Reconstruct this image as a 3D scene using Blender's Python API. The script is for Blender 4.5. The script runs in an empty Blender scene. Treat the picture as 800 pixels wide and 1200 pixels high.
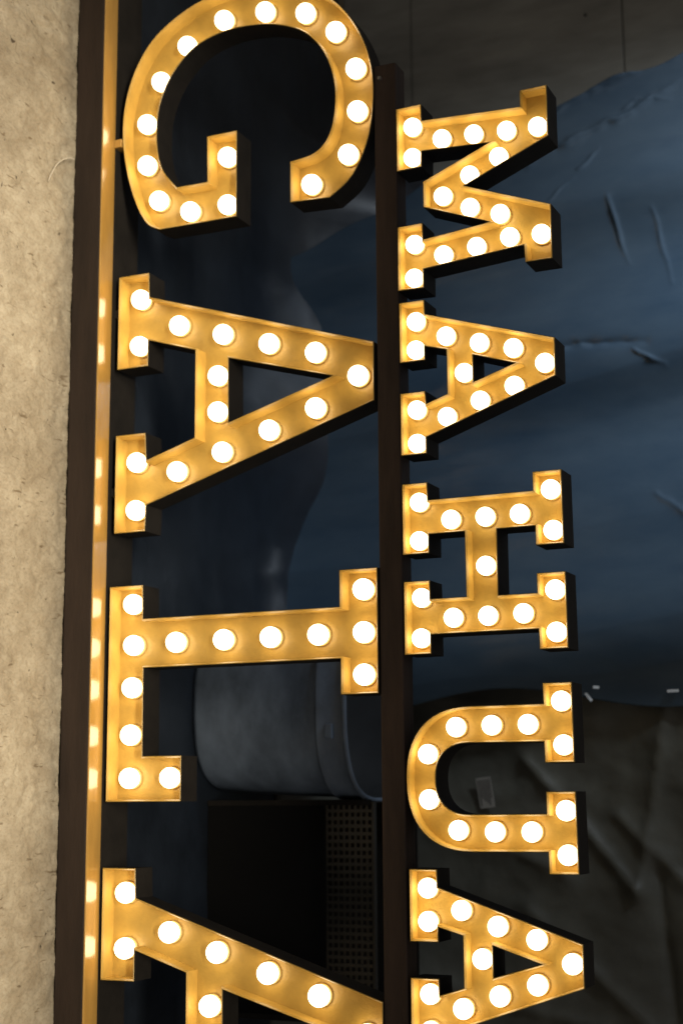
import bpy, bmesh, math, random
from mathutils import Matrix, Vector, noise, geometry
random.seed(7)
S = bpy.context.scene
C = S.collection

# ------------------------------------------------------------------ camera
CAM = (0.0, -3.0, 2.035)
RIGHT = (0.0064000, 0.4140528, 0.9102304)
DOWN = (0.9835694, 0.1616215, -0.0804353)
FWD = (-0.1804172, 0.8957895, -0.4062153)
cd = bpy.data.cameras.new("camera")
cam = bpy.data.objects.new("camera", cd)
C.objects.link(cam)
cam.matrix_world = Matrix((
    (RIGHT[0], -DOWN[0], -FWD[0], CAM[0]),
    (RIGHT[1], -DOWN[1], -FWD[1], CAM[1]),
    (RIGHT[2], -DOWN[2], -FWD[2], CAM[2]),
    (0, 0, 0, 1)))
cd.sensor_fit = 'AUTO'
cd.sensor_width = 36.0
cd.lens = 1827.5 / 1200 * 36.0
cd.clip_start = 0.05
cd.clip_end = 100
cd.dof.use_dof = True
cd.dof.focus_distance = 3.2
cd.dof.aperture_fstop = 2.4
S.camera = cam

# ------------------------------------------------------------------ world, lamps, exposure
w = bpy.data.worlds.new("World")
S.world = w
w.use_nodes = True
bg = w.node_tree.nodes["Background"]
bg.inputs[0].default_value = (1.0, 0.93, 0.86, 1)
bg.inputs[1].default_value = 0.15


def area(name, loc, target, size, power, col):
    l = bpy.data.lights.new(name, 'AREA')
    l.energy = power
    l.color = col
    l.shape = 'RECTANGLE'
    l.size = size[0]
    l.size_y = size[1]
    o = bpy.data.objects.new(name, l)
    o.location = loc
    o.rotation_euler = (Vector(target) - Vector(loc)).to_track_quat('-Z', 'Y').to_euler()
    C.objects.link(o)
    return o


cl = area("ceiling_lamp", (-2.35, -0.05, 2.75), (-1.35, 1.1, 1.50), (0.4, 0.4), 8.0, (0.78, 0.89, 1.0))
cl.data.spread = math.radians(60)
rl = area("room_lamp", (-0.7, -1.65, 1.9), (-0.7, -0.36, 0.0), (2.6, 0.2), 14.5, (1.0, 0.88, 0.70))
rl.data.spread = math.radians(44)
S.view_settings.view_transform = 'Standard'
S.view_settings.look = 'None'
S.view_settings.exposure = 0
S.view_settings.gamma = 1
S.render.engine = 'CYCLES'
S.cycles.use_denoising = True
S.cycles.max_bounces = 8
S.cycles.sample_clamp_indirect = 6
S.cycles.use_light_tree = True

# ------------------------------------------------------------------ helpers


def mat(name, col, rough=0.5, metal=0.0, spec=0.5, var=0.0, vscale=8.0, bump=0.0, bscale=60.0, col2=None,
        stretch=(1, 1, 1), rvar=0.0, coat=0.0, detail=6.0, ramp=(0.35, 0.65)):
    m = bpy.data.materials.new(name)
    m.use_nodes = True
    nt = m.node_tree
    b = nt.nodes["Principled BSDF"]
    b.inputs["Base Color"].default_value = (*col, 1)
    b.inputs["Roughness"].default_value = rough
    b.inputs["Metallic"].default_value = metal
    b.inputs["Specular IOR Level"].default_value = spec
    b.inputs["Coat Weight"].default_value = coat
    tc = nt.nodes.new("ShaderNodeTexCoord")
    mp = nt.nodes.new("ShaderNodeMapping")
    mp.inputs["Scale"].default_value = stretch
    nt.links.new(tc.outputs["Object"], mp.inputs[0])
    if var or col2:
        n = nt.nodes.new("ShaderNodeTexNoise")
        n.inputs["Scale"].default_value = vscale
        n.inputs["Detail"].default_value = detail
        n.inputs["Roughness"].default_value = 0.62
        nt.links.new(mp.outputs[0], n.inputs[0])
        r = nt.nodes.new("ShaderNodeValToRGB")
        r.color_ramp.elements[0].position = ramp[0]
        r.color_ramp.elements[1].position = ramp[1]
        c2 = col2 or tuple(c * (1 - var) for c in col)
        r.color_ramp.elements[0].color = (*c2, 1)
        r.color_ramp.elements[1].color = (*col, 1)
        nt.links.new(n.outputs[0], r.inputs[0])
        nt.links.new(r.outputs[0], b.inputs["Base Color"])
        if rvar:
            mr = nt.nodes.new("ShaderNodeMapRange")
            mr.inputs[3].default_value = max(0.02, rough - rvar)
            mr.inputs[4].default_value = min(1, rough + rvar)
            nt.links.new(n.outputs[0], mr.inputs[0])
            nt.links.new(mr.outputs[0], b.inputs["Roughness"])
    if bump:
        n2 = nt.nodes.new("ShaderNodeTexNoise")
        n2.inputs["Scale"].default_value = bscale
        n2.inputs["Detail"].default_value = 8
        n2.inputs["Roughness"].default_value = 0.65
        nt.links.new(mp.outputs[0], n2.inputs[0])
        bp = nt.nodes.new("ShaderNodeBump")
        bp.inputs["Strength"].default_value = bump
        bp.inputs["Distance"].default_value = 0.004
        nt.links.new(n2.outputs[0], bp.inputs["Height"])
        nt.links.new(bp.outputs[0], b.inputs["Normal"])
    return m


def emit(name, col, strength):
    m = bpy.data.materials.new(name)
    m.use_nodes = True
    b = m.node_tree.nodes["Principled BSDF"]
    b.inputs["Base Color"].default_value = (0.8, 0.75, 0.65, 1)
    b.inputs["Roughness"].default_value = 0.15
    b.inputs["Emission Color"].default_value = (*col, 1)
    b.inputs["Emission Strength"].default_value = strength
    return m


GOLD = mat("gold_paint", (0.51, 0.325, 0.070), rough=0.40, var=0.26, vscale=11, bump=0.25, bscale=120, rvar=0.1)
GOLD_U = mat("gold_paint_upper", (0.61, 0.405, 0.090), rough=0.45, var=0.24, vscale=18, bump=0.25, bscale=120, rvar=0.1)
LEDGE = mat("ledge_paint", (0.50, 0.28, 0.065), spec=1.0, coat=1.0, rough=0.13, var=0.2, vscale=5, bump=0.12, bscale=40, rvar=0.08,
            stretch=(1, 6, 6))
for _m in (LEDGE,):
    _m.node_tree.nodes["Principled BSDF"].inputs["Coat Roughness"].default_value = 0.10
BLACK = mat("black_shell_paint", (0.018, 0.015, 0.012), spec=0.25, rough=0.75, var=0.4, vscale=12, bump=0.2)
BROWN = mat("dark_brown_frame_paint", (0.030, 0.019, 0.013), spec=0.3, rough=0.7, var=0.45, vscale=4, bump=0.35, bscale=30,
            stretch=(0.6, 3, 3))
RAIL = mat("brown_rail_paint", (0.060, 0.038, 0.028), spec=0.35, rough=0.65, var=0.5, vscale=5, bump=0.35, bscale=30,
           stretch=(0.5, 3, 3))
SOCKET = mat("socket_ring", (0.55, 0.40, 0.16), rough=0.35)
STEEL = mat("bolt_steel", (0.45, 0.43, 0.40), rough=0.35, metal=0.9)
BULB = emit("lit_bulb_glass", (1.0, 0.79, 0.49), 6.6)
BULB_U = emit("lit_bulb_glass_upper", (1.0, 0.79, 0.49), 5.6)


def link(name, me, mats=None, parent=None, loc=None, smooth=False):
    o = bpy.data.objects.new(name, me)
    C.objects.link(o)
    if mats:
        for m in mats:
            me.materials.append(m)
    if parent:
        o.parent = parent
    if loc is not None:
        o.location = loc
    if smooth:
        for p in me.polygons:
            p.use_smooth = True
    return o


def mesh(name, vs, fs, mi=None):
    me = bpy.data.meshes.new(name)
    me.from_pydata(vs, [], fs)
    if mi:
        me.polygons.foreach_set("material_index", mi)
    me.update()
    return me


def tag(o, label=None, cat=None, group=None, kind=None):
    if label: o["label"] = label
    if cat: o["category"] = cat
    if group: o["group"] = group
    if kind: o["kind"] = kind
    return o


def empty(name, loc):
    o = bpy.data.objects.new(name, None)
    o.location = loc
    o.empty_display_size = 0.05
    C.objects.link(o)
    return o


def box(name, lo, hi, m, parent=None, bev=0.003, loc=None, seg=2):
    bm = bmesh.new()
    bmesh.ops.create_cube(bm, size=1)
    for v in bm.verts:
        v.co = Vector([(lo[k] + hi[k]) / 2 + v.co[k] * (hi[k] - lo[k]) for k in range(3)])
    if bev:
        bmesh.ops.bevel(bm, geom=bm.edges[:], offset=bev, segments=seg, affect='EDGES', profile=0.5)
    me = bpy.data.meshes.new(name)
    bm.to_mesh(me)
    bm.free()
    return link(name, me, [m], parent, loc)


def tube_mesh(name, pts, r, n=10, closed=False):
    vs, fs = [], []
    N = len(pts)
    P = [Vector(p) for p in pts]
    up = Vector((0.13, 0.37, 0.9)).normalized()
    for i in range(N):
        a = P[i - 1] if (i > 0 or closed) else P[i]
        b = P[(i + 1) % N] if (i < N - 1 or closed) else P[i]
        t = (b - a).normalized()
        u = t.cross(up).normalized()
        v = t.cross(u)
        rr = r[i] if isinstance(r, (list, tuple)) else r
        for k in range(n):
            an = 2 * math.pi * k / n
            vs.append(P[i] + (u * math.cos(an) + v * math.sin(an)) * rr)
    M = N if closed else N - 1
    for i in range(M):
        j = (i + 1) % N
        for k in range(n):
            k2 = (k + 1) % n
            fs.append((i * n + k, i * n + k2, j * n + k2, j * n + k))
    if not closed:
        fs.append(tuple(range(n)))
        fs.append(tuple(range((N - 1) * n, N * n))[::-1])
    return mesh(name, [tuple(v) for v in vs], fs)


def lathe(name, prof, n=48, cap0=False, cap1=False):
    """prof: (radius, z) list, spun about Z"""
    vs, fs = [], []
    for r, z in prof:
        for k in range(n):
            a = 2 * math.pi * k / n
            vs.append((r * math.cos(a), r * math.sin(a), z))
    for i in range(len(prof) - 1):
        for k in range(n):
            k2 = (k + 1) % n
            fs.append((i * n + k, i * n + k2, (i + 1) * n + k2, (i + 1) * n + k))
    if cap0: fs.append(tuple(range(n))[::-1])
    if cap1: fs.append(tuple(range((len(prof) - 1) * n, len(prof) * n)))
    return mesh(name, vs, fs)


# ------------------------------------------------------------------ floor, wall
ZO = 2.035           # height of the camera above the floor


def concrete():
    m = bpy.data.materials.new("concrete")
    m.use_nodes = True
    nt = m.node_tree
    N, L = nt.nodes, nt.links
    b = N["Principled BSDF"]
    b.inputs["Roughness"].default_value = 0.88
    tc = N.new("ShaderNodeTexCoord")

    def nz(scale, detail=6, st=(1, 1, 1), rough=0.6, dist=0.0):
        mp = N.new("ShaderNodeMapping")
        mp.inputs["Scale"].default_value = st
        mp.inputs["Rotation"].default_value = (0, 0, 0.5)
        L.new(tc.outputs["Object"], mp.inputs[0])
        n = N.new("ShaderNodeTexNoise")
        n.inputs["Scale"].default_value = scale
        n.inputs["Detail"].default_value = detail
        n.inputs["Roughness"].default_value = rough
        n.inputs["Distortion"].default_value = dist
        L.new(mp.outputs[0], n.inputs[0])
        return n

    def ramp(src, p0, p1, c0, c1):
        r = N.new("ShaderNodeValToRGB")
        r.color_ramp.elements[0].position = p0
        r.color_ramp.elements[1].position = p1
        r.color_ramp.elements[0].color = (*c0, 1)
        r.color_ramp.elements[1].color = (*c1, 1)
        L.new(src, r.inputs[0])
        return r

    def mul(a, bb):
        x = N.new("ShaderNodeMix")
        x.data_type = 'RGBA'
        x.blend_type = 'MULTIPLY'
        x.inputs[0].default_value = 1
        L.new(a, x.inputs[6])
        L.new(bb, x.inputs[7])
        return x.outputs[2]

    big = ramp(nz(3.2, 5, dist=0.6).outputs[0], 0.34, 0.66, (0.27, 0.228, 0.160), (0.40, 0.352, 0.262))
    mid = ramp(nz(26, 8, (1, 0.7, 1), 0.62, 0.1).outputs[0], 0.36, 0.6, (0.80, 0.77, 0.73), (1, 1, 1))
    fine = ramp(nz(170, 3, (1, 0.7, 1), 0.5).outputs[0], 0.33, 0.55, (0.85, 0.83, 0.80), (1, 1, 1))
    pit = ramp(nz(34, 3, (1, 1, 1), 0.5, 0.2).outputs[0], 0.26, 0.31, (0.22, 0.19, 0.16), (1, 1, 1))
    st = ramp(nz(85, 2, (1, 0.25, 1), 0.5, 0.3).outputs[0], 0.27, 0.34, (0.55, 0.49, 0.42), (1, 1, 1))
    c = mul(mul(mul(mul(big.outputs[0], mid.outputs[0]), fine.outputs[0]), pit.outputs[0]), st.outputs[0])
    L.new(c, b.inputs["Base Color"])
    n2 = nz(60, 6, (1, 0.8, 1), 0.6, 0.0)
    bp = N.new("ShaderNodeBump")
    bp.inputs["Strength"].default_value = 0.6
    bp.inputs["Distance"].default_value = 0.008
    L.new(n2.outputs[0], bp.inputs["Height"])
    L.new(bp.outputs[0], b.inputs["Normal"])
    return m


def hfloor(x, y):
    v = Vector((x, y, 0))
    h = 0.007 * noise.fractal(v * 7, 0.8, 2.1, 4)
    w_ = Vector((x * 34 + 0.6 * noise.noise(v * 11), y * 15 + x * 9, 2.2))
    h += 0.0042 * (abs(noise.noise(w_)) * 2 - 0.6)
    p = noise.noise(Vector((x * 42, y * 42, 8.8)))
    if p > 0.52: h -= 0.010 * (p - 0.52) / 0.3
    return h


nx, ny = 760, 170
x0, x1, y0, y1 = -2.3, 0.8, -0.72, -0.02
vs = [(x0 + (x1 - x0) * i / nx, y0 + (y1 - y0) * j / ny, 0) for j in range(ny + 1) for i in range(nx + 1)]
vs = [(x, y, min(0, hfloor(x, y) - 0.003)) for x, y, z in vs]
fs = [(j * (nx + 1) + i, j * (nx + 1) + i + 1, (j + 1) * (nx + 1) + i + 1, (j + 1) * (nx + 1) + i)
      for j in range(ny) for i in range(nx)]
# the smooth far floor joins the rough strip by an overlap just underneath it
CONC = concrete()
fl = link("floor", mesh("floor", vs, fs), [CONC], smooth=True)
tag(fl, "rough beige concrete floor in front of the sign", kind="structure")
rest = box("floor_slab", (-6, -5, -0.12), (6, 4, -0.012), CONC, bev=0)
tag(rest, "concrete floor slab around and behind the sign", kind="structure")

WALLM = mat("wall_board_paint", (0.33, 0.32, 0.28), rough=0.7, var=0.45, vscale=2.2, bump=0.3, bscale=25,
            stretch=(4.5, 1, 1.2), ramp=(0.3, 0.7))
wall = empty("wall", (-0.8, 1.56, 0))
tag(wall, "grey boarded wall behind the sheets", kind="structure")
zz = [-0.01, 0.2405, 0.9605, 1.6805, 1.95]
for i in range(len(zz) - 1):
    for (xa, xb) in ((-4.2, -1.9), (-1.9, 0.4), (0.4, 2.6)):
        box("board", (xa + 0.8 + 0.0015, -0.012 + random.uniform(-.002, .002), zz[i] + 0.002),
            (xb + 0.8 - 0.0015, 0.012, zz[i + 1] - 0.002), WALLM, wall, bev=0.002, seg=1)
box("backing", (-3.4, 0.014, 0), (3.4, 0.05, 1.9), BLACK, wall, bev=0)
for (nxp, nzp) in ((-2.465, 0.843), (-1.9, 0.9)):
    nail = link("nail", lathe("nail", [(0.0001, 0.006), (0.0035, 0.005), (0.005, 0.0)], 12), [BLACK], wall,
                (nxp + 0.8, -0.014, nzp))
    nail.rotation_euler = (math.pi / 2, 0, 0)

# ------------------------------------------------------------------ sign frame
LZ = ZO - 1.953       # top of the amber ledge
frame = empty("sign_frame", (-0.8, 0.0, 0.0))
tag(frame, "dark brown sign frame with bottom beam, amber front ledge and middle rail", "frame")
ox = 0.8
box("bottom_beam", (-1.55 + 0, -0.0455, 0.0), (2.4, 0.115, LZ - 0.0078), BROWN, frame, bev=0.003)
LT = math.radians(4.2)
ledge = box("ledge", (-1.55, -0.0485, -0.004), (2.4, 0.0, 0.0), LEDGE, frame, bev=0.0012, loc=(0, 0.002, LZ))
ledge.rotation_euler = (LT, 0, 0)
box("ledge_shade_strip", (-1.55, 0.0024, LZ - 0.004), (2.4, 0.112, LZ - 0.0005), BLACK, frame, bev=0.001)  # black strip stands for the shaded rear part of the ledge
RZ0, RZ1 = ZO - 1.279, ZO - 1.2235
box("middle_rail", (-0.815, 0.004, RZ0 + 0.003), (2.4, 0.058, RZ1), RAIL, frame, bev=0.003)
for bx_ in (-0.783,):
    b_ = link("bolt", lathe("bolt", [(0.0001, 0.005), (0.004, 0.0045), (0.0055, 0.0)], 12), [STEEL], frame,
              (bx_, 0.004, ZO - 1.262))
    b_.rotation_euler = (math.pi / 2, 0, 0)

# ------------------------------------------------------------------ letters
cam_v = Vector(CAM)


def area2(p):
    return sum(p[i][0] * p[(i + 1) % len(p)][1] - p[(i + 1) % len(p)][0] * p[i][1] for i in range(len(p))) / 2


def inset(p, d):
    """move every edge of a CCW loop to its left by d (inwards; use CW for holes)"""
    n = len(p)
    out = []
    for i in range(n):
        a, b, c = Vector(p[i - 1]), Vector(p[i]), Vector(p[(i + 1) % n])
        e1 = (b - a).normalized()
        e2 = (c - b).normalized()
        n1 = Vector((-e1.y, e1.x))
        n2 = Vector((-e2.y, e2.x))
        m = (n1 + n2)
        if m.length < 1e-6: m = n1
        m.normalize()
        k = d / max(0.35, m.dot(n1))
        out.append((b.x + m.x * k, b.y + m.y * k))
    return out


def uv_sphere_mesh(name, r, nu=24, nv=14, stretch=1.12):
    """globe bulb with a short neck towards +Y (the panel)"""
    vs, fs = [(0, -r, 0)], []
    prof = []
    for j in range(1, nv):
        t = math.pi * j / nv
        y = -r * math.cos(t)
        rad = r * math.sin(t)
        if rad < r * 0.42 and y > 0:
            break
        prof.append((rad, y))
    prof += [(r * 0.42, r * 1.1), (r * 0.42, r * 1.35)]
    for rad, y in prof:
        for k in range(nu):
            a = 2 * math.pi * k / nu
            vs.append((rad * math.cos(a), y, rad * math.sin(a)))
    for k in range(nu):
        fs.append((0, 1 + (k + 1) % nu, 1 + k))
    for j in range(len(prof) - 1):
        for k in range(nu):
            k2 = (k + 1) % nu
            a, b = 1 + j * nu, 1 + (j + 1) * nu
            fs.append((a + k, a + k2, b + k2, b + k))
    return mesh(name, vs, fs)


def ring_mesh(name, r0, r1, ya, yb, n=24):
    """collar round the bulb hole: outer cylinder, front lip, inner cylinder"""
    prof = [(r1, yb), (r1, ya + 0.001), (r1 - 0.001, ya), (r0 + 0.0005, ya), (r0, ya + 0.0008), (r0, yb)]
    vs, fs = [], []
    for r, y in prof:
        for k in range(n):
            a = 2 * math.pi * k / n
            vs.append((r * math.cos(a), y, r * math.sin(a)))
    for i in range(len(prof) - 1):
        for k in range(n):
            k2 = (k + 1) % n
            fs.append((i * n + k, i * n + k2, (i + 1) * n + k2, (i + 1) * n + k))
    return mesh(name, vs, fs)


KIT = {}
for key, r, pan in (("low", 0.0230, 0.043), ("up", 0.0202, 0.036)):
    s_ = uv_sphere_mesh("bulb", r)
    s_.materials.append(BULB if key == "low" else BULB_U)
    for p in s_.polygons: p.use_smooth = True
    k_ = ring_mesh("socket", r * 0.80, r * 1.04, 0.0, 0.006)
    k_.materials.append(SOCKET)
    for p in k_.polygons: p.use_smooth = True
    KIT[key] = (s_, k_, r, pan)

DEPTH = 0.072
WT = 0.0042


def letter(loops, bulbs, key, label, group):
    bulb_me, sock_me, r, pan = KIT[key]
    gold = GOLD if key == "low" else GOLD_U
    outer = loops[0]
    if area2(outer) < 0: outer = outer[::-1]
    holes = [h if area2(h) < 0 else h[::-1] for h in loops[1:]]
    xs = [p[0] for p in outer]
    zs = [p[1] for p in outer]
    cx, cz = (min(xs) + max(xs)) / 2, min(zs)
    root = empty("marquee_letter", (cx, 0, ZO + cz))
    tag(root, label, "letter", group)
    L = [[(x - cx, z - cz) for x, z in lp] for lp in [outer] + holes]

    # outer shell: black sides and the closed back
    vs, fs, mi = [], [], []
    for lp in L:
        n = len(lp)
        o_ = len(vs)
        for y in (0.0015, DEPTH):
            vs += [(x, y, z) for x, z in lp]
        for i in range(n):
            j = (i + 1) % n
            fs.append((o_ + i, o_ + j, o_ + n + j, o_ + n + i))
    tris = geometry.tessellate_polygon([[Vector((x, z, 0)) for x, z in lp] for lp in L])
    flat = [(x, DEPTH, z) for lp in L for x, z in lp]
    o_ = len(vs)
    vs += flat
    fs += [tuple(o_ + k for k in t) for t in tris]
    link("outer_shell", mesh("outer_shell", vs, fs), [BLACK], root)

    # gold return: rounded front lip + inner wall down to the panel
    vs, fs = [], []
    I1 = [inset(lp, WT * 0.35) for lp in L]
    I2 = [inset(lp, WT) for lp in L]
    for lp, a, b in zip(L, I1, I2):
        n = len(lp)
        o_ = len(vs)
        for src, y in ((lp, 0.0015), (a, 0.0), (b, 0.0048), (b, pan)):
            vs += [(x, y, z) for x, z in src]
        for ring in range(3):
            for i in range(n):
                j = (i + 1) % n
                fs.append((o_ + ring * n + i, o_ + (ring + 1) * n + i, o_ + (ring + 1) * n + j, o_ + ring * n + j))
    link("gold_return", mesh("gold_return", vs, fs), [gold], root)

    # face panel
    tris = geometry.tessellate_polygon([[Vector((x, z, 0)) for x, z in lp] for lp in I2])
    flat = [(x, pan, z) for lp in I2 for x, z in lp]
    link("face_panel", mesh("face_panel", flat, [tuple(t) for t in tris]), [gold], root)

    for (ax, az) in bulbs:
        # measured centres lie on the rim plane as seen from the camera; move them along the ray to bulb depth
        yb = pan - r * 0.80
        k = (yb + 3.0) / 3.0
        x, z = ax * k, az * k
        b = link("bulb", bulb_me, None, root, (x - cx, yb, z - cz))
        s2 = link("socket", sock_me, None, b, (0, pan - yb - 0.0055, 0))
    return root


def scale_pts(p, c, sx, sz):
    return [(c[0] + x * sx, c[1] + z * sz) for x, z in p]


LOW = "large lit letters of the lower row"
UPP = "smaller lit letters of the upper row"

# --- lower row, G
def cr(pts, n=5):
    """Catmull-Rom through pts, end points kept"""
    out = []
    P = [pts[0]] + pts + [pts[-1]]
    for i in range(1, len(P) - 2):
        a, b, c, d = P[i - 1:i + 3]
        for k in range(n):
            t = k / n
            out.append(tuple(0.5 * (2 * b[m] + (c[m] - a[m]) * t + (2 * a[m] - 5 * b[m] + 4 * c[m] - d[m]) * t * t
                                    + (3 * b[m] - a[m] - 3 * c[m] + d[m]) * t ** 3) for m in (0, 1)))
    out.append(pts[-1])
    return out


g_in = cr([(-1.415, -1.780), (-1.463, -1.818), (-1.517, -1.834), (-1.576, -1.837), (-1.638, -1.828), (-1.705, -1.795),
           (-1.760, -1.735), (-1.783, -1.655), (-1.780, -1.567), (-1.761, -1.496), (-1.730, -1.442), (-1.678, -1.400),
           (-1.615, -1.376), (-1.546, -1.370), (-1.475, -1.384), (-1.436, -1.420), (-1.425, -1.483)], 5)
g_out = cr([(-1.322, -1.385), (-1.366, -1.328), (-1.448, -1.289), (-1.545, -1.276), (-1.630, -1.283), (-1.716, -1.314),
            (-1.790, -1.366), (-1.848, -1.438), (-1.884, -1.530), (-1.892, -1.625), (-1.877, -1.715), (-1.848, -1.789),
            (-1.801, -1.855), (-1.731, -1.902), (-1.645, -1.928), (-1.555, -1.931), (-1.463, -1.915), (-1.385, -1.888),
            (-1.338, -1.860), (-1.318, -1.827)], 5)
G = [(-1.527, -1.700), (-1.414, -1.698)] + g_in + [(-1.327, -1.483)] + g_out + [(-1.317, -1.726), (-1.317, -1.621),
                                                                              (-1.527, -1.621)]
Gb = [(-1.465, -1.644), (-1.348, -1.643), (-1.348, -1.742), (-1.389, -1.827), (-1.483, -1.861), (-1.588, -1.863),
      (-1.689, -1.826), (-1.766, -1.755), (-1.810, -1.656), (-1.807, -1.547), (-1.780, -1.443), (-1.717, -1.367),
      (-1.617, -1.318), (-1.514, -1.315), (-1.415, -1.338), (-1.360, -1.429)]
letter([G], Gb, "low", "large lit letter G at the left end of the lower row", LOW)

# --- lower row, A (twice)
A_out = [(-.307, 0), (-.307, .082), (-.247, .084), (-.066, .652), (.065, .652), (.248, .084), (.308, .082), (.308, 0),
         (.078, 0), (.078, .079), (.143, .083), (.103, .209), (-.103, .209), (-.143, .083), (-.081, .083), (-.081, 0)]
A_hole = [(-.074, .295), (-.001, .553), (.077, .296)]
A_b = [(-1.152, -1.872), (-1.039, -1.873), (-1.075, -1.768), (-1.039, -1.653), (-1.002, -1.536), (-.967, -1.421),
       (-.902, -1.319), (-.943, -1.665), (-.859, -1.665), (-.762, -1.876), (-.650, -1.876), (-.731, -1.769),
       (-.765, -1.653), (-.803, -1.535), (-.841, -1.421)]
c1 = (-.9085, -1.934)
letter([scale_pts(A_out, c1, 1, 1), scale_pts(A_hole, c1, 1, 1)], A_b, "low",
       "large lit letter A between the G and the L in the lower row", LOW)
c4 = (.4735, -1.946)
A4b = [(.201, -1.885), (.319, -1.885), (.282, -1.774), (.320, -1.657), (.358, -1.536), (.398, -1.418), (.470, -1.312),
       (.430, -1.673), (.519, -1.673), (.617, -1.885), (.735, -1.885), (.655, -1.774), (.618, -1.655), (.580, -1.536),
       (.540, -1.418)]
letter([scale_pts(A_out, c4, 1.058, 1.027), scale_pts(A_hole, c4, 1.058, 1.027)], A4b, "low",
       "large lit letter A after the L, cut off by the picture edge", LOW)

# --- lower row, L
Lp = [(-.477, -1.942), (-.477, -1.855), (-.400, -1.853), (-.400, -1.367), (-.479, -1.367), (-.479, -1.279),
      (-.214, -1.279), (-.214, -1.365), (-.290, -1.365), (-.290, -1.850), (-.094, -1.849), (-.094, -1.750),
      (.005, -1.750), (.005, -1.942)]
Lb = [(-.434, -1.878), (-.341, -1.876), (-.246, -1.878), (-.141, -1.880), (-.046, -1.881), (-.046, -1.777),
      (-.343, -1.766), (-.343, -1.646), (-.343, -1.531), (-.343, -1.417), (-.434, -1.311), (-.343, -1.311),
      (-.254, -1.311)]
letter([Lp], Lb, "low", "large lit letter L in front of the grey tub", LOW)

# --- upper row
M = [(-1.500, -1.222), (-1.501, -1.163), (-1.462, -1.162), (-1.450, -.937), (-1.487, -.937), (-1.488, -.877),
     (-1.373, -.877), (-1.294, -1.066), (-1.221, -.876), (-1.102, -.876), (-1.102, -.935), (-1.140, -.937),
     (-1.121, -1.163), (-1.079, -1.163), (-1.080, -1.223), (-1.225, -1.222), (-1.226, -1.164), (-1.188, -1.163),
     (-1.203, -1.010), (-1.261, -1.161), (-1.320, -1.161), (-1.382, -1.007), (-1.391, -1.163), (-1.355, -1.164),
     (-1.354, -1.222)]
Mb = [(-1.450, -1.183), (-1.379, -1.184), (-1.410, -1.115), (-1.407, -1.042), (-1.401, -.968), (-1.397, -.899),
      (-1.345, -.987), (-1.315, -1.053), (-1.278, -1.115), (-1.242, -1.054), (-1.217, -.987), (-1.162, -.967),
      (-1.158, -.898), (-1.152, -1.041), (-1.145, -1.116), (-1.179, -1.182), (-1.103, -1.184)]
letter([M], Mb, "up", "small lit letter M at the left end of the upper row", UPP)
A2 = [(-1.052, -1.221), (-1.052, -1.163), (-1.020, -1.162), (-.931, -.877), (-.850, -.877), (-.749, -1.163),
      (-.714, -1.163), (-.714, -1.221), (-.850, -1.221), (-.850, -1.164), (-.822, -1.162), (-.838, -1.114),
      (-.935, -1.114), (-.948, -1.163), (-.918, -1.163), (-.918, -1.221)]
A2h = [(-.916, -1.055), (-.887, -.964), (-.857, -1.055)]
A2b = [(-1.005, -1.182), (-.942, -1.183), (-.964, -1.114), (-.940, -1.040), (-.919, -.966), (-.879, -.899),
       (-.879, -1.075), (-.810, -1.183), (-.737, -1.183), (-.788, -1.115), (-.815, -1.041), (-.838, -.966)]
letter([A2, A2h], A2b, "up", "small lit letter A between the M and the H in the upper row", UPP)
H = [(-.652, -1.220), (-.652, -1.163), (-.614, -1.162), (-.614, -.933), (-.653, -.933), (-.653, -.872),
     (-.501, -.871), (-.501, -.930), (-.541, -.930), (-.541, -1.012), (-.404, -1.012), (-.404, -.930),
     (-.444, -.930), (-.444, -.870), (-.290, -.869), (-.290, -.928), (-.331, -.929), (-.331, -1.160),
     (-.291, -1.160), (-.291, -1.219), (-.444, -1.219), (-.444, -1.161), (-.405, -1.160), (-.405, -1.081),
     (-.541, -1.082), (-.541, -1.161), (-.501, -1.161), (-.501, -1.220)]
Hb = [(-.610, -1.181), (-.528, -1.182), (-.568, -1.111), (-.568, -1.036), (-.568, -.962), (-.613, -.895),
      (-.529, -.892), (-.466, -1.037), (-.408, -1.179), (-.324, -1.181), (-.363, -1.110), (-.363, -1.035),
      (-.364, -.960), (-.408, -.892), (-.323, -.892)]
letter([H], Hb, "up", "small lit letter H between the A and the U in the upper row", UPP)


def sarc(cx, cz, rx, rz, a0, a1, n, e=2.35):
    out = []
    for i in range(n + 1):
        a = a0 + (a1 - a0) * i / n
        c, s = math.cos(a), math.sin(a)
        out.append((cx + rx * math.copysign(abs(c) ** (2 / e), c), cz + rz * math.copysign(abs(s) ** (2 / e), s)))
    return out


U = ([(-.223, -.925), (-.223, -.865), (-.066, -.864), (-.066, -.924), (-.107, -.925)]
     + sarc(-.037, -1.082, .071, .073, math.pi, 2 * math.pi, 20)
     + [(.033, -.924), (-.010, -.924), (-.010, -.864), (.149, -.862), (.149, -.922), (.107, -.923)]
     + sarc(-.037, -1.078, .1445, .141, 0, -math.pi, 28) + [(-.182, -.924)])
Ub = [(-.186, -.887), (-.100, -.885), (-.142, -.957), (-.142, -1.033), (-.140, -1.109), (-.087, -1.171), (.004, -1.170),
      (.065, -1.108), (.068, -1.031), (.068, -.955), (.027, -.884), (.112, -.883)]
letter([U], Ub, "up", "small lit letter U between the H and the last A in the upper row", UPP)
A5 = [(.142, -1.216), (.142, -1.156), (.177, -1.155), (.279, -.859), (.361, -.859), (.463, -1.155), (.496, -1.156),
      (.496, -1.216), (.354, -1.216), (.354, -1.155), (.386, -1.154), (.370, -1.103), (.270, -1.103),
      (.255, -1.155), (.284, -1.155), (.284, -1.216)]
A5h = [(.287, -1.041), (.319, -.943), (.348, -1.041)]
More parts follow.
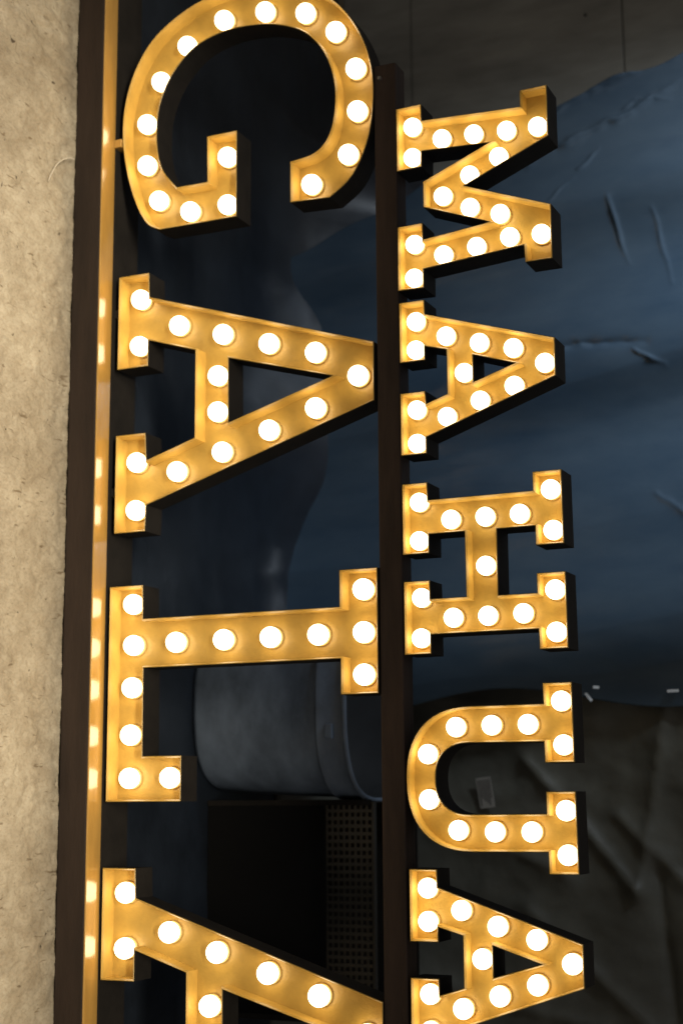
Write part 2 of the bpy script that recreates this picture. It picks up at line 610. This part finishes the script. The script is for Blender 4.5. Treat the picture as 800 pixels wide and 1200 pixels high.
A5b = [(.179, -1.176), (.244, -1.176), (.221, -1.105), (.250, -1.030), (.273, -.951), (.316, -.881), (.313, -1.063),
       (.384, -1.174), (.455, -1.174), (.409, -1.105), (.382, -1.029), (.358, -.952)]
letter([A5, A5h], A5b, "up", "small lit letter A at the right end of the upper row", UPP)

# tabs that carry the lower letters above the ledge
for tx, tz in ((-1.553, 1.933), (-1.13, 1.9345), (-.70, 1.9345), (-.42, 1.9425), (-.05, 1.9425), (.25, 1.9465), (.68, 1.9465)):
    big = tx < -1.5
    box("mounting_tab", (tx - 0.010 + ox, -0.004 if big else 0.012, LZ), (tx + 0.010 + ox, 0.05, ZO - tz),
        LEDGE if big else BLACK, frame, bev=0.001)

# ------------------------------------------------------------------ things behind the sign
FLOORDARK = mat("floor_darkening_sheet", (0.018, 0.025, 0.037), rough=0.42, var=0.4, vscale=6, bump=0.3, bscale=18)  # near-black colour of the sheet added to darken the floor behind the sign
nx, ny = 120, 60
vs = []
for j in range(ny + 1):
    for i in range(nx + 1):
        x = -2.8 + 4.2 * i / nx
        y = 0.13 + 1.35 * j / ny
        v = Vector((x * 3.1, y * 4, 1.7))
        vs.append((x, y, -0.008 + 0.012 + 0.012 * abs(noise.fractal(v, 1, 2, 3)) + max(0, y - 0.82 - 0.25 * noise.noise(Vector((x * 2.2, 3, 1)))) ** 2 * 1.3 * (1 if x < -0.6 else max(0, 1 - (x + 0.6) / 0.12)) * max(0, min(1, (x + 2.1) / 0.3))))
fs = [(j * (nx + 1) + i, j * (nx + 1) + i + 1, (j + 1) * (nx + 1) + i + 1, (j + 1) * (nx + 1) + i)
      for j in range(ny) for i in range(nx)]
o = link("dark_floor_sheet", mesh("dark_floor_sheet", vs, fs), [FLOORDARK], smooth=True)
tag(o, "very dark navy sheet added to keep the floor behind the sign dark", "sheet")


def seg_d(p, a, b):
    ax, az = a; bx, bz = b
    dx, dz = bx - ax, bz - az
    t = max(0, min(1, ((p[0] - ax) * dx + (p[1] - az) * dz) / (dx * dx + dz * dz)))
    qx, qz = ax + dx * t, az + dz * t
    return math.hypot(p[0] - qx, p[1] - qz), t


# creases of the tarp: start, end, height, width
CREASE = [
    ((-1.97, .86), (-2.09, 1.34), .020, .012), ((-1.79, .78), (-1.97, 1.24), .016, .012),
    ((-1.64, .80), (-1.72, .92), .006, .0035), ((-1.75, .93), (-1.80, .99), .010, .005),
    ((-1.92, 1.05), (-1.94, 1.09), .010, .004), ((-1.94, 1.09), (-1.92, 1.19), .007, .004),
    ((-1.64, 1.02), (-1.46, 1.06), .008, .006), ((-1.60, 1.13), (-1.38, 1.17), .006, .005),
    ((-1.90, .78), (-2.02, .98), .006, .004), ((-1.86, .98), (-1.97, 1.22), .006, .004),
    ((-1.24, .85), (-1.22, 1.10), -.014, .012), ((-1.18, 1.09), (-1.15, 1.15), .010, .005),
    ((-1.20, 1.06), (-1.17, 1.10), .007, .004), ((-.80, 1.10), (-.70, 1.25), .008, .008),
]


def sheet(name, xa, xb, za, zb, nx, nz, yfun, edge, m):
    vs = []
    for j in range(nz + 1):
        for i in range(nx + 1):
            u, v = i / nx, j / nz
            x = xa + (xb - xa) * u
            z = za + (zb - za) * v
            x, z = edge(x, z, u, v)
            vs.append((x, yfun(x, z), max(0.012, z)))
    fs = [(j * (nx + 1) + i, j * (nx + 1) + i + 1, (j + 1) * (nx + 1) + i + 1, (j + 1) * (nx + 1) + i)
          for j in range(nz) for i in range(nx)]
    o = link(name, mesh(name, vs, fs), [m], smooth=True)
    sm = o.modifiers.new("thick", 'SOLIDIFY')
    sm.thickness = 0.0015
    sm.offset = 1
    return o


def ytarp(x, z):
    y = 1.12
    wx = x + 0.016 * noise.noise(Vector((x * 9, z * 9, 3.1))) + 0.006 * noise.noise(Vector((x * 31, z * 31, 3.1)))
    wz = z + 0.016 * noise.noise(Vector((x * 9, z * 9, 7.7)))
    hm = 0.6 + 0.9 * abs(noise.noise(Vector((x * 13, z * 13, 0.4))))
    for a, b, h, wd in CREASE:
        d, t = seg_d((wx, wz), a, b)
        if d < wd * 5:
            y -= hm * h * (math.exp(-(d / wd)) * 0.75 + 0.25 * math.exp(-(d / wd) ** 2)) * (0.25 + 0.75 * math.sin(math.pi * min(1, t + .1)))
    xs = x + 0.10 * (z - 1.0)
    y -= 0.075 * math.exp(-((xs + 1.20) / 0.15) ** 2) + 0.080 * math.exp(-((xs + 0.44) / 0.19) ** 2)
    y -= 0.06 * math.exp(-((xs + 1.66) / 0.12) ** 2)
    y -= 0.060 * noise.fractal(Vector((x * 1.5 + 3, z * 0.42, 0.3)), 1, 2, 2)
    y -= 0.004 * (1 - abs(noise.noise(Vector((x * 6 + z * 1.0 + 1, z * 0.8, 4.3)))) * 2)
    y -= 0.006 * math.sin(x * 17 + 2.2 * noise.noise(Vector((x * 2, z * 1.2, 5.5))) + z * 1.1) * (0.5 + 0.5 * noise.noise(Vector((x * 1.7, z * 0.6, 1.5))))
    y -= 0.0010 * noise.fractal(Vector((x * 11 + z * 3, z * 5 - x * 3, 9.3)), 1, 2, 3)
    y -= 0.04 * math.exp(-max(0, z) / 0.12)
    return y


def tarp_edge(x, z, u, v):
    xl = -1.975 - 0.22 * (z - .88) if z > .88 else -1.975 + 0.42 * (.88 - z)
    xl += 0.008 * math.sin(z * 23)
    xr = -.26 + 0.03 * math.sin(z * 7)
    return xl + (xr - xl) * u, z


TARP = mat("blue_tarpaulin", (0.076, 0.112, 0.150), rough=0.2, var=0.35, vscale=2.5, bump=0.10, bscale=14, stretch=(1.6, 1, 0.6), rvar=0.08,
           col2=(0.040, 0.070, 0.108))
o = sheet("tarpaulin", -2.02, -.26, 0.012, 1.5, 400, 340, ytarp,
          tarp_edge, TARP)
tag(o, "creased blue tarpaulin hanging behind the letters", "tarpaulin")

BC2 = mat("dark_cloth", (0.108, 0.105, 0.084), rough=0.5, var=0.4, vscale=3, bump=0.35, bscale=30)
FOLD = [((-.25, 1.10), (.25, 1.0), .02, .03), ((.05, .95), (.35, 1.25), .02, .03), ((-.1, .7), (.25, 1.0), .02, .02),
        ((.3, .7), (.75, 1.2), .02, .03), ((.0, .3), (.2, .8), .02, .03), ((.45, .2), (.6, .9), .02, .03),
        ((.2, 1.05), (.75, 1.1), -.02, .02), ((-.3, .3), (-.2, .9), .02, .03)]


def ycloth(x, z):
    y = 1.16
    for a, b, h, wd in FOLD:
        d, t = seg_d((x, z), a, b)
        if d < wd * 5:
            y -= h * math.exp(-(d / wd))
    y -= 0.05 * noise.fractal(Vector((x * 2.0 + 7, z * 1.2, 2.3)), 1, 2, 2)
    y -= 0.006 * noise.fractal(Vector((x * 12, z * 9, 2.3)), 1, 2, 3)
    y -= 0.2 * math.exp(-max(0, z) / 0.14)
    return y


o = sheet("drape", -.42, 1.5, 0.012, 1.75, 170, 150, ycloth, lambda x, z, u, v: (x, z), BC2)
tag(o, "dark grey cloth drape hanging right of the blue tarpaulin", "drape")

# paper label on the drape seen through the U
PAPER = mat("paper_label", (0.36, 0.34, 0.30), rough=0.7, var=0.2, vscale=30)
INK = mat("label_print", (0.05, 0.05, 0.05), rough=0.8)
lab = empty("paper_label", (-0.012, min(ycloth(-.012 + a_, .62 + b_) for a_ in (-.04, 0, .04) for b_ in (-.02, .02)) - 0.014, 0.585))
tag(lab, "small grey printed paper label seen through the letter U", "label")
lab.rotation_euler = (0.05, -0.12, 0.1)
box("paper", (-.042, 0, -.022), (.042, .0012, .022), PAPER, lab, bev=0)
for k in range(6):
    box("print_line", (-.036, -.0006, -.017 + k * .0065), (.036 - (k * 7 % 4) * .007, -.0001, -.0145 + k * .0065), INK, lab, bev=0)

# ------------------------------------------------------------------ tub
TUBM = mat("grey_tub_plastic", (0.185, 0.235, 0.31), rough=0.38, var=0.5, vscale=5, bump=0.3, bscale=22, rvar=0.12,
           stretch=(1, 1, 1.6))
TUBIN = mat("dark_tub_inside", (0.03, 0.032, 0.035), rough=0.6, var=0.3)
tub = empty("tub", (-0.235, 0.715, 0.006))
tag(tub, "dusty blue grey plastic tub standing behind the letter L", "tub")


def squircle(name, prof, n=96, cap0=False, e=2.7, ky=0.88):
    vs, fs = [], []
    for r, z in prof:
        for k in range(n):
            a = 2 * math.pi * k / n
            c, s_ = math.cos(a), math.sin(a)
            q = (abs(c) ** e + abs(s_) ** e) ** (-1 / e)
            vs.append((r * c * q, r * s_ * q * ky, z))
    for i in range(len(prof) - 1):
        for k in range(n):
            k2 = (k + 1) % n
            fs.append((i * n + k, i * n + k2, (i + 1) * n + k2, (i + 1) * n + k))
    if cap0: fs.append(tuple(range(n))[::-1])
    return mesh(name, vs, fs)


link("body", squircle("body", [(0.190, 0.0), (0.206, 0.004), (0.214, 0.018), (0.224, 0.15), (0.229, 0.24),
                               (0.2335, 0.362)], cap0=True), [TUBM], tub, smooth=True)
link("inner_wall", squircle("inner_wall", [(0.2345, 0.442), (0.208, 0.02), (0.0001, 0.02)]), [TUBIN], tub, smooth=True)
link("collar", squircle("collar", [(0.2335, 0.362), (0.2415, 0.364), (0.243, 0.370), (0.237, 0.376), (0.2385, 0.436)]),
     [TUBM], tub, smooth=True)
link("rim", squircle("rim", [(0.2385, 0.436), (0.245, 0.437), (0.2465, 0.442), (0.245, 0.448), (0.240, 0.450),
                             (0.235, 0.447), (0.2345, 0.440)]), [TUBM], tub, smooth=True)
box("handle_lug", (.055, -.216, .392), (.092, -.200, .412), TUBM, tub, bev=0.003)
# ------------------------------------------------------------------ perforated basket
BASK = mat("black_basket_plastic", (0.035, 0.035, 0.033), rough=0.3, var=0.3)
bas = empty("basket", (0.275, 0.62, 0.006))
tag(bas, "black perforated plastic basket behind the last lower letter", "basket")
bm = bmesh.new()


def qbox(bm, lo, hi):
    r = bmesh.ops.create_cube(bm, size=1)
    for v in r['verts']:
        v.co = Vector([(lo[k] + hi[k]) / 2 + v.co[k] * (hi[k] - lo[k]) for k in range(3)])


PITCH = mat("void_black", (0.006, 0.006, 0.006), spec=0.15, rough=0.8)
X0, X1, Y1_ = -.262, .26, .30
for i in range(29):
    x = X0 + (X1 - X0) * i / 28
    qbox(bm, (x - .004, 0, .34), (x + .004, .003, .465))
for k in range(9):
    z = .34 + .125 * k / 8
    qbox(bm, (X0, .0032, z - .0035), (X1, .0055, z + .0035))
me = bpy.data.meshes.new("front_mesh")
bm.to_mesh(me); bm.free()
link("front_mesh", me, [BASK], bas)
box("dark_void_panel", (X0, 0.0, .0), (X1, .006, .337), PITCH, bas, bev=0.001)  # near-black panel added for the unlit void under the mesh
box("left_side", (X0 - .004, 0.007, .0), (X0, Y1_, .465), BLACK, bas, bev=0.001)
box("right_side", (X1, 0.007, .0), (X1 + .004, Y1_, .465), BLACK, bas, bev=0.001)
box("back_side", (X0, Y1_, .0), (X1, Y1_ + .004, .465), BLACK, bas, bev=0.001)
box("base", (X0, 0.007, .0), (X1, Y1_, .006), BLACK, bas, bev=0.001)
box("rim", (X0 - .006, -.006, .465), (X1 + .006, .008, .475), BASK, bas, bev=0.003)
for xx in (X0 - .002, X1 + .002):
    box("corner_post", (xx - .007, -.003, .0), (xx + .007, .0, .465), BLACK, bas, bev=0.001)

# ------------------------------------------------------------------ thread on the floor, pale flecks on the tarp
TW = mat("pale_thread", (0.5, 0.45, 0.36), rough=0.7)
pts = [(-1.416, -.158, .004), (-1.432, -.152, .006), (-1.450, -.142, .007), (-1.466, -.130, .006), (-1.479, -.117, .006),
       (-1.490, -.103, .007), (-1.498, -.089, .009), (-1.503, -.075, .010), (-1.505, -.064, .008)]
o = link("thread", tube_mesh("thread", pts, 0.0016, 6), [TW], smooth=True)
tag(o, "pale bent thread lying on the concrete below the G", "thread")

FLECK = mat("pale_fleck", (0.75, 0.78, 0.80), rough=0.4)
tarp = bpy.data.objects["tarpaulin"]
for (tx, tz, ln, an) in ((-.262, .905, .030, 1.1), (-.285, .93, .016, .3), (-.27, 1.13, .030, .15)):  # small pale flecks near the right edge of the tarp
    t_ = box("tarp_fleck", (-ln / 2, -.0008, -.0035), (ln / 2, .0008, .0035), FLECK, tarp, bev=0,
             loc=(tx, ytarp(tx, tz) - .006, tz))
    t_.rotation_euler = (0, an + 1.4, 0)
